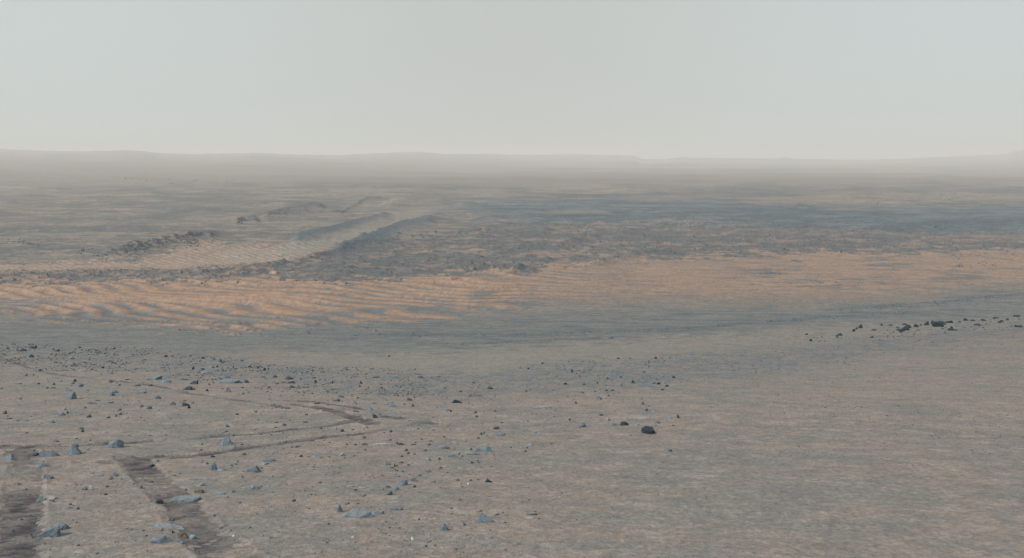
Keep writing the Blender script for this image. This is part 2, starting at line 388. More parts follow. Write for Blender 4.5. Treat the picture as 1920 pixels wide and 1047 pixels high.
# rocky ground between the sand sheets
lay(M_hum, alb(104, 108, 111), 0.92)
lay(line([(400, 518), (480, 506), (560, 494), (620, 475), (680, 460), (745, 453)], 3, 20, 1, 9), alb(84, 90, 97), 0.7)
lay(M_hum * sstep(0.1, 0.5, NF + 0.5 * NB), alb(86, 91, 96), 0.7)
lay(M_hum * sstep(0.18, 0.5, NS - 0.3 * NF) * sstep(700, 900, PX + 250 * NL), alb(138, 125, 116), 0.45)
lay(M_hum * sstep(0.45, 0.7, NS + 0.2 * NF), alb(152, 133, 119), 0.45)
lay(M_hum * sstep(0.2, 0.6, NG + 0.6 * NF), alb(80, 88, 94), 0.6)
for bx, by, rx, ry in ((1060, 478, 70, 9), (1010, 452, 50, 5), (810, 508, 60, 5), (780, 466, 60, 8), (1380, 460, 60, 5), (1830, 450, 90, 5), (700, 500, 50, 4), (545, 512, 30, 2.5), (900, 474, 60, 4)):
    lay(blob(bx, by, rx, ry, 1.0) * sstep(-.5, .2, NS), alb(149, 131, 118), 0.65)
# outcrops
lay(np.clip(R_a * 1.6, 0, 1) * sstep(-.35, .15, NF + NB), alb(58, 72, 82), 0.95)
lay(np.clip(R_a * 1.5, 0, 1) * sstep(.2, .5, NF - NB), alb(140, 130, 118), 0.5)
lay(R_b * sstep(-.2, .4, NF + NB), alb(86, 92, 99), 0.75)
lay(M_hum * sstep(640, 560, PX) * sstep(.1, .5, NB + .4 * NS), alb(146, 129, 118), 0.7)
for R_ in (R_c, R_d): lay(np.clip(R_ * 1.3, 0, 1), alb(84, 98, 107), 0.9)
lay(M_tr, alb(136, 133, 127), 0.7)
for R_ in (R_e, R_f, R_m, R_j): lay(np.clip(R_ * 1.3, 0, 1) * sstep(-.3, .2, NF + NB), alb(72, 84, 92), 0.85)
lay(R_g, alb(112, 114, 114), 0.7); lay(R_h, alb(126, 122, 116), 0.8)
lay(R_i * sstep(-.4, .1, NF), alb(84, 94, 101), 0.85); lay(R_k * sstep(-.3, .2, NF), alb(90, 98, 103), 0.6); lay(R_l * sstep(-.3, .2, NF), alb(88, 98, 105), 0.75)
for R_ in (R_r, R_s, R_t, R_u): lay(np.clip(R_ * 1.3, 0, 1) * sstep(-.35, .25, NF + .4 * NB), alb(84, 98, 104), 0.8)
lay(R_v * sstep(-.3, .2, NF), alb(98, 107, 110), 0.6)
lay(band([(640, 600), (1100, 590), (1500, 580), (1920, 560)], [(640, 650), (1100, 645), (1400, 622), (1920, 585)], 9, 5, x0=640, taper=80) * sstep(.05, .4, -NS), alb(98, 109, 113), 0.55)
# left valley: dark streaks and outcrop bands
for pts, w in (([(0, 380), (180, 384), (420, 392)], 4), ([(0, 432), (120, 428), (300, 430), (420, 440)], 4), ([(0, 410), (200, 412), (330, 406)], 3), ([(300, 372), (450, 376), (620, 386)], 6), ([(180, 360), (270, 358), (300, 362)], 3.5),
               ([(0, 470), (100, 462), (200, 472), (250, 480)], 5), ([(330, 398), (430, 395), (560, 400)], 4), ([(560, 350), (700, 352), (900, 352)], 3), ([(420, 434), (560, 440), (640, 430)], 4)):
    lay(line(pts, w, 50, 4) * sstep(-.6, .1, NS + .4 * NF), alb(84, 94, 100), 0.75)
# the dark sheet beyond the hummocks
Md = band([(860, 372), (1000, 376), (1200, 366), (1400, 380), (1600, 388), (1800, 385), (1920, 380)], [(860, 408), (1000, 420), (1200, 418), (1400, 422), (1600, 436), (1800, 440), (1920, 442)], 5, 7, x0=850, taper=90)
lay(Md, alb(88, 101, 110), 0.85)
lay(Md * sstep(.1, .5, NS), alb(112, 122, 126), 0.6)
lay(Md * sstep(.2, .6, -NS), alb(74, 90, 102), 0.5)
for pts, w in (([(1300, 354), (1500, 358), (1700, 356), (1930, 360)], 3.5), ([(1100, 366), (1300, 362), (1500, 366)], 4), ([(1000, 404), (1300, 408), (1500, 412)], 3), ([(1650, 428), (1800, 420), (1930, 416)], 6), ([(1380, 396), (1560, 398), (1650, 404)], 5)):
    lay(line(pts, w, 60, 3) * sstep(-.5, .1, NS), alb(72, 88, 100), 0.7)
for bx, by, rx, ry in ((1520, 376, 150, 7), (1800, 372, 150, 8), (1150, 360, 160, 5), (1060, 400, 90, 4), (880, 404, 80, 4), (1250, 374, 120, 4)):
    lay(blob(bx, by, rx, ry), alb(134, 126, 118), 0.6)
lay(line([(1280, 438), (1500, 436), (1700, 444), (1930, 450)], 4, 60, 4), alb(128, 119, 112), 0.5)
# far plain
lay(sstep(352, 335, PY), alb(124, 118, 112), 0.8)
lay(sstep(352, 330, PY) * sstep(0, .6, NS), alb(102, 108, 112), 0.6)
lay(sstep(1500, 3000, YY) * sstep(.0, .5, NF + NS), alb(84, 84, 84), 0.7)
# darker side to the east, paler middle
_q = 1 - 0.45 * sstep(600, 720, PY)
_b = (sstep(600, 700, PY))[..., None]; C *= 1 + _b * np.array([0.09, 0.095, 0.09])[None, None]   # near slope's colour raised to a paler tone
C *= (1.0 + 0.15 * NF * _q + 0.16 * NG * _q + 0.05 * NB + 0.04 * NS)[..., None]
lay(sstep(.95, 1.3, NG + .5 * NF) * sstep(650, 720, PY), alb(165, 158, 150), .45)
lay(sstep(.8, 1.2, -NG - .4 * NF) * sstep(640, 700, PY), alb(84, 90, 95), .55)
# light sand drifts between the stones
for bx, by, rx, ry in ((35 + 145, 698, 18, 2.5), (205, 776, 26, 4), (480, 711, 22, 2.5), (412, 761, 34, 1.8), (450, 774, 24, 1.6), (385, 777, 24, 2.0), (1125, 805, 30, 5), (1255, 798, 30, 4), (1195, 782, 24, 3),
                       (630, 898, 32, 2.5), (685, 936, 55, 1.6), (545, 941, 34, 4), (300, 899, 40, 6), (560, 906, 50, 9), (710, 932, 40, 2), (700, 972, 40, 3), (840, 838, 40, 5), (835, 863, 24, 3), (1000, 822, 40, 3),
                       (30, 905, 26, 16), (462, 848, 30, 5), (300, 875, 60, 12), (1010, 760, 18, 3), (1000, 970, 26, 4), (780, 752, 60, 10), (1040, 756, 70, 9), (1170, 770, 40, 4)):
    lay(blob(bx, by, rx * 1.15, ry * 1.2, 0.9), alb(152, 138, 127), 0.45)
# track soil
tdark = 0.36 + 0.5 * np.clip((cleat * 0.22 + 1.5 * streak + 0.4 * tn) * sstep(14, 6, YY) + 0.3 * patchy2, -1, 1)
tcol = alb(80, 78, 82)[None, None] * (1 - tdark[..., None]) + alb(126, 121, 117)[None, None] * tdark[..., None]
tm = (track_id > 0)[..., None] * np.clip(np.where(track_id == 8, 0.7, 0.85) + 0.6 * patchy + 0.4 * patchy2, 0.2, 1)[..., None]
C = C * (1 - tm) + tcol * tm
C = np.clip(C, 0.02, 0.6)

# ------------------------------------------------------------------ materials
def nodes(mat):
    mat.use_nodes = True
    nt = mat.node_tree; nt.nodes.clear()
    out = nt.nodes.new("ShaderNodeOutputMaterial"); b = nt.nodes.new("ShaderNodeBsdfPrincipled")
    b.inputs["Roughness"].default_value = 0.95
    b.inputs["Specular IOR Level"].default_value = 0.15
    nt.links.new(b.outputs[0], out.inputs[0])
    return nt, b

def soil_material(name, bump=0.35, grain=0.16):
    m = bpy.data.materials.new(name); nt, b = nodes(m)
    N, L = nt.nodes, nt.links
    at = N.new("ShaderNodeAttribute"); at.attribute_name = "mineral"
    geo = N.new("ShaderNodeNewGeometry")
    n1 = N.new("ShaderNodeTexNoise"); n1.inputs["Scale"].default_value = 30; n1.inputs["Detail"].default_value = 5; n1.inputs["Roughness"].default_value = 0.65
    n2 = N.new("ShaderNodeTexVoronoi"); n2.inputs["Scale"].default_value = 70
    L.new(geo.outputs["Position"], n1.inputs["Vector"]); L.new(geo.outputs["Position"], n2.inputs["Vector"])
    mr = N.new("ShaderNodeMapRange"); mr.inputs["From Min"].default_value = 0.3; mr.inputs["From Max"].default_value = 0.7
    mr.inputs["To Min"].default_value = 1 - grain; mr.inputs["To Max"].default_value = 1 + grain
    L.new(n1.outputs["Fac"], mr.inputs["Value"])
    mul = N.new("ShaderNodeVectorMath"); mul.operation = 'SCALE'
    L.new(at.outputs["Color"], mul.inputs[0]); L.new(mr.outputs["Result"], mul.inputs["Scale"])
    L.new(mul.outputs[0], b.inputs["Base Color"])
    add = N.new("ShaderNodeMath"); add.operation = 'MULTIPLY_ADD'; add.inputs[1].default_value = -0.5
    L.new(n2.outputs["Distance"], add.inputs[0]); L.new(n1.outputs["Fac"], add.inputs[2])
    bp = N.new("ShaderNodeBump"); bp.inputs["Strength"].default_value = bump; bp.inputs["Distance"].default_value = 0.008
    L.new(add.outputs[0], bp.inputs["Height"]); L.new(bp.outputs[0], b.inputs["Normal"])
    return m
M_SOIL = soil_material("dusty_basalt_soil", 0.6, 0.24)
M_SAND = soil_material("rippled_sand", 0.15, 0.08)
M_TRACK = soil_material("churned_track_soil", 0.7, 0.22)
M_HILL = soil_material("distant_hill_soil", 0.0, 0.05)

def rock_material(name, body, dust, dustamt):
    m = bpy.data.materials.new(name); nt, b = nodes(m)
    N, L = nt.nodes, nt.links
    b.inputs["Roughness"].default_value = 0.85
    tc = N.new("ShaderNodeNewGeometry"); oi = N.new("ShaderNodeObjectInfo")
    off = N.new("ShaderNodeVectorMath"); off.operation = 'ADD'
    L.new(tc.outputs["Position"], off.inputs[0]); L.new(oi.outputs["Location"], off.inputs[1])
    n1 = N.new("ShaderNodeTexNoise"); n1.inputs["Scale"].default_value = 16; n1.inputs["Detail"].default_value = 7; n1.inputs["Roughness"].default_value = 0.68
    L.new(off.outputs[0], n1.inputs["Vector"])
    n2 = N.new("ShaderNodeTexNoise"); n2.inputs["Scale"].default_value = 60; n2.inputs["Detail"].default_value = 4
    L.new(off.outputs[0], n2.inputs["Vector"])
    cr = N.new("ShaderNodeValToRGB")
    e = cr.color_ramp.elements
    e[0].position = 0.30; e[0].color = (*(body * 0.55), 1); e[1].position = 0.72; e[1].color = (*(body * 1.42), 1)
    L.new(n1.outputs["Fac"], cr.inputs[0])
    sep = N.new("ShaderNodeSeparateXYZ"); L.new(tc.outputs["Normal"], sep.inputs[0])
    ad = N.new("ShaderNodeMath"); ad.operation = 'MULTIPLY_ADD'; ad.inputs[1].default_value = 0.9
    L.new(n1.outputs["Fac"], ad.inputs[0]); L.new(sep.outputs["Z"], ad.inputs[2])
    mr = N.new("ShaderNodeMapRange"); mr.inputs["From Min"].default_value = 1.05; mr.inputs["From Max"].default_value = 1.5
    mr.inputs["To Max"].default_value = dustamt
    L.new(ad.outputs[0], mr.inputs["Value"])
    mx = N.new("ShaderNodeMixRGB"); L.new(mr.outputs["Result"], mx.inputs[0]); L.new(cr.outputs[0], mx.inputs[1]); mx.inputs[2].default_value = (*dust, 1)
    rv = N.new("ShaderNodeMapRange"); rv.inputs["To Min"].default_value = 0.82; rv.inputs["To Max"].default_value = 1.2
    L.new(oi.outputs["Random"], rv.inputs["Value"])
    sc = N.new("ShaderNodeVectorMath"); sc.operation = 'SCALE'
    L.new(mx.outputs[0], sc.inputs[0]); L.new(rv.outputs["Result"], sc.inputs["Scale"])
    L.new(sc.outputs[0], b.inputs["Base Color"])
    bp = N.new("ShaderNodeBump"); bp.inputs["Strength"].default_value = 0.9; bp.inputs["Distance"].default_value = 0.012
    L.new(n2.outputs["Fac"], bp.inputs["Height"]); L.new(bp.outputs[0], b.inputs["Normal"])
    return m
DUST = alb(146, 134, 125)
M_ROCK = {
    'b': rock_material("blue_grey_basalt", alb(118, 133, 144), DUST, 0.35),
    'd': rock_material("dark_basalt", alb(66, 78, 88), DUST, 0.15),
    'l': rock_material("pale_dusty_rock", alb(146, 150, 150), alb(170, 160, 150), 0.6),
    'p': rock_material("pale_blue_rock", alb(128, 146, 154), DUST, 0.3),
    'm': rock_material("grey_stone", alb(84, 97, 107), DUST, 0.3),
    'k': rock_material("black_basalt", alb(52, 66, 74), DUST, 0.05),
    'q': rock_material("pale_chip", alb(132, 140, 142), DUST, 0.5),
    'r': rock_material("weathered_rubble", alb(66, 80, 90), DUST, 0.15),
    't': rock_material("tan_dusty_rock", alb(134, 126, 116), alb(160, 146, 134), 0.8),
    'w': rock_material("white_pebble", alb(200, 200, 192), DUST, 0.0),
}

# ------------------------------------------------------------------ terrain meshes (one grid, divided where the ground changes kind)
P = np.stack([X, Yw, Z], -1).astype(np.float32)
nJ = J
def grid_normals(P):
    Pn = np.concatenate([P[:, -1:], P, P[:, :1]], 1)
    du = Pn[:, 2:] - Pn[:, :-2]
    dv = np.gradient(P, axis=0)
    n = np.cross(du, dv); n /= np.maximum(np.linalg.norm(n, axis=-1, keepdims=True), 1e-9)
    n[n[..., 2] < 0] *= -1
    return n
NRM = grid_normals(P.astype(np.float64))
jn = (np.arange(J) + 1) % J
a = (np.arange(K - 1)[:, None] * J + np.arange(J)[None, :])
b_ = (np.arange(K - 1)[:, None] * J + jn[None, :])
c_ = b_ + J; d_ = a + J
QUADS = np.stack([a, b_, c_, d_], -1)            # K-1, J, 4
fid = np.zeros((K - 1, J), np.int32)
md = 0.25 * (M_dune[:-1] + M_dune[1:] + np.roll(M_dune[:-1], -1, 1) + np.roll(M_dune[1:], -1, 1))
fid[md > 0.5] = 100
fid[Yk[:-1] > 3300, :] = 200
tid = track_id[:-1]
fid[tid > 0] = tid[tid > 0]
Vall, Nall, Call = P.reshape(-1, 3), NRM.reshape(-1, 3), C.reshape(-1, 3)

def mesh_from(name, vid_quads, mat, extra_tris=None, z_extra=None):
    used, inv = np.unique(vid_quads.ravel(), return_inverse=True)
    me = bpy.data.meshes.new(name)
    nv, nf = len(used), len(vid_quads)
    me.vertices.add(nv); me.vertices.foreach_set("co", Vall[used].astype(np.float32).ravel())
    me.loops.add(nf * 4); me.loops.foreach_set("vertex_index", inv.astype(np.int32).ravel())
    me.polygons.add(nf)
    me.polygons.foreach_set("loop_start", np.arange(0, nf * 4, 4, dtype=np.int32))
    me.polygons.foreach_set("loop_total", np.full(nf, 4, np.int32))
    me.update(calc_edges=True)
    me.polygons.foreach_set("use_smooth", np.ones(nf, bool))
    at = me.color_attributes.new("mineral", 'FLOAT_COLOR', 'POINT')
    at.data.foreach_set("color", np.concatenate([Call[used], np.ones((nv, 1))], 1).astype(np.float32).ravel())
    me.materials.append(mat)
    me.normals_split_custom_set_from_vertices(Nall[used].astype(np.float32))
    o = bpy.data.objects.new(name, me); COL.objects.link(o)
    return o
def tagit(o, label=None, cat=None, group=None, kind=None):
    if label: o["label"] = label
    if cat: o["category"] = cat
    if group: o["group"] = group
    if kind: o["kind"] = kind
    return o
Qf = QUADS.reshape(-1, 4)[:, ::-1] * 1
Qf = QUADS.reshape(-1, 4)
ff = fid.ravel()
# orientation: make faces look up
q0 = Vall[Qf[K * 0 + 5]]
nz = np.cross(q0[1] - q0[0], q0[2] - q0[0])[2]
if nz < 0: Qf = Qf[:, ::-1]
tagit(mesh_from("ground", Qf[ff == 0], M_SOIL), "dusty grey brown hillside and valley floor strewn with basalt stones", "ground", kind="structure")
tagit(mesh_from("sand_dunes", Qf[ff == 100], M_SAND), "orange wind-rippled sand sheets in the hollow below the rocky ridge", "sand", kind="structure")
tagit(mesh_from("hills", Qf[ff == 200], M_HILL), "low hazy hills along the horizon", "hills", kind="structure")
for ti, (_p, _w, lab) in enumerate(TRACKS):
    s = ff == ti + 1
    if s.sum() > 3: tagit(mesh_from("wheel_track", Qf[s], M_TRACK), lab, "wheel track", "wheel tracks pressed into the soil", "structure")
# patch of ground under the camera
bm = bmesh.new(); rim = [bm.verts.new(P[0, j].tolist()) for j in range(J)]
cv = bm.verts.new((0, 0, float(P[0, :, 2].mean())))
for j in range(J): bm.faces.new((rim[j], rim[(j + 1) % J], cv))
bmesh.ops.recalc_face_normals(bm, faces=bm.faces)
me = bpy.data.meshes.new("ground"); bm.to_mesh(me); bm.free()
at = me.color_attributes.new("mineral", 'FLOAT_COLOR', 'POINT')
at.data.foreach_set("color", np.tile(np.array([*alb(130, 125, 120), 1.0], np.float32), len(me.vertices)))
me.materials.append(M_SOIL)
tagit(bpy.data.objects.new("ground", me), "bare dusty soil right under the viewer", "ground", kind="structure")
COL.objects.link(bpy.data.objects[me.name] if me.name in bpy.data.objects and bpy.data.objects[me.name].data == me else [o for o in bpy.data.objects if o.data == me][0])

def ground_at(px, py):
    """point on the land whose base position shows at px, py; returns x, y, z"""
    y = float(Y_of_py(py)); x = (px - CXP) / F * y
    return x, y, height(x, y)
_lyk = np.log(Yk); _usg = us
def height(x, y):
    k = int(np.clip(np.searchsorted(Yk, y) - 1, 0, K - 2)); t = (y - Yk[k]) / (Yk[k + 1] - Yk[k])
    off = 0
    u = np.clip(x / y, us[0], us[-2]); j = int(np.clip(np.searchsorted(us, u) - 1, 0, len(us) - 2)); s = (u - us[j]) / (us[j + 1] - us[j])
    z0 = Z[k, j] * (1 - s) + Z[k, j + 1] * s; z1 = Z[k + 1, j] * (1 - s) + Z[k + 1, j + 1] * s
    return float(z0 * (1 - t) + z1 * t)

# ------------------------------------------------------------------ rocks
def rock_verts(kind, seed, sub):
    r = random.Random(seed)
    bm = bmesh.new(); bmesh.ops.create_icosphere(bm, subdivisions=sub, radius=1.0)
    V = np.array([v.co[:] for v in bm.verts])
    Fc = [[v.index for v in f.verts] for f in bm.faces]
    bm.free()
    ncut = {'round': 13, 'wedge': 10, 'slab': 10, 'fin': 9, 'block': 6, 'mound': 14, 'stone': 13}[kind]
    if kind == 'block':
        V = np.sign(V) * np.abs(V) ** 0.35; V /= np.abs(V).max()
    for _ in range(ncut):
        th, ph = r.uniform(0, 2 * math.pi), math.asin(r.uniform(-0.3, 1))
        n = np.array([math.cos(th) * math.cos(ph), math.sin(th) * math.cos(ph), math.sin(ph)])
        dmin = {'round': .62, 'mound': .5, 'slab': .5, 'wedge': .45, 'fin': .5, 'block': .7, 'stone': .42}[kind]
        dd = r.uniform(dmin, 0.92)
        s = V @ n; over = np.maximum(s - dd, 0)
        V = V - over[:, None] * n * 1.0
    if kind == 'wedge':   # leaning pyramid, peak off centre
        px_ = r.uniform(-.35, .35)
        t = np.clip((V[:, 2] + 0.2) / 1.1, 0, 1)
        V[:, 0] = V[:, 0] * (1 - 0.78 * t) + px_ * t; V[:, 1] *= (1 - 0.6 * t)
    if kind == 'fin':
        t = np.clip((V[:, 2] + 0.2) / 1.1, 0, 1); V[:, 0] = V[:, 0] * (1 - 0.6 * t) - 0.3 * t
    if kind == 'slab':
        V[:, 2] = np.clip(V[:, 2], -1, 0.45 + 0.12 * V[:, 0])
    for _ in range(3 if sub > 2 else 0):   # chipped ledges
        th = r.uniform(0, 6.28); n = np.array([math.cos(th), math.sin(th), r.uniform(-.2, .6)]); n /= np.linalg.norm(n)
        q = V @ n; st = 0.10 * np.floor(q / 0.22 + r.random()); V = V + (st - st.mean())[:, None] * n * 0.25 * r.uniform(.3, 1)
    V[:, 0] += r.uniform(-.4, .4) * V[:, 2]; V[:, 1] += r.uniform(-.1, .3) * V[:, 2]
    # breakage
    def fb(q, s0): 
        x, y, z = q[:, 0], q[:, 1], q[:, 2]
        return perlin(x * s0 + z * 0.7 * s0 + 40, y * s0 - z * 0.6 * s0 + 40, seed % 997)
    L = np.linalg.norm(V, axis=1, keepdims=True)
    V = V * (1 + 0.12 * fb(V, 1.3)[:, None] + 0.05 * fb(V, 3.1)[:, None] + (0.035 * fb(V, 7.0)[:, None] if sub > 3 else 0))
    V[:, 2] /= V[:, 2].max()
    vis = V[(V[:, 2] > 0.0) & (V[:, 2] < 0.6)]
    if len(vis) < 6: vis = V
    for ax in (0, 1):
        lo_, hi_ = vis[:, ax].min(), vis[:, ax].max()
        V[:, ax] = (V[:, ax] - (lo_ + hi_) / 2) / ((hi_ - lo_) / 2)
    V[:, 2] = np.maximum(V[:, 2], -0.4)
    return V, Fc

_cache = {}
def rock_mesh(kind, seed, sub, mat):
    key = (kind, seed, sub, mat)
    if key not in _cache:
        V, Fc = rock_verts(kind, seed, sub)
        me = bpy.data.meshes.new("rock_" + kind)
        me.from_pydata(V.tolist(), [], Fc); me.update()
        me.polygons.foreach_set("use_smooth", np.ones(len(Fc), bool))
        me.set_sharp_from_angle(angle=math.radians(16))
        me.materials.append(M_ROCK[mat])
        _cache[key] = me
    return _cache[key]

ROCKS_PLACED = []
def put_rock(px, py, w, h, kind, mat, label, name="rock", cat="rock", group=None, seed=None, rz=None, sub=4, depth=None):
    """base centre at px, py; w, h its width and height in photograph pixels"""
    x, y, z = ground_at(px, py)
    s = y / F
    W_, H_ = w * s * 1.14, h * s * 1.2
    dep = depth if depth is not None else {'slab': 0.8, 'fin': 0.5, 'wedge': 0.55, 'block': 0.45, 'round': 0.65, 'mound': 0.42, 'stone': 0.6}[kind]
    D_ = W_ * dep
    tanp = max(0.02, (py - HZ) / F)
    Hz = max(H_ - 0.35 * D_ * tanp, 0.35 * min(H_, W_) if kind != 'slab' else 0.12 * W_)
    if kind == 'slab': 
        D_ = min(W_ * 1.0, max(H_ * 0.5 / tanp, 0.12 * W_)); Hz = max(0.5 * H_, 0.04 * W_)
    sd = seed if seed is not None else int(px * 7 + py * 13)
    me = rock_mesh(kind, sd, sub, mat)
    o = bpy.data.objects.new(name, me)
    o.scale = (W_ / 2, D_ / 2, Hz / 1.0)
    o.rotation_euler = (0, 0, rz if rz is not None else 0)
    o.location = (x, y + D_ * 0.4, height(x, y + D_ * 0.3) - 0.03 * Hz)
    COL.objects.link(o)
    tagit(o, label, cat, group)
    ROCKS_PLACED.append((px, py, w))
    return o

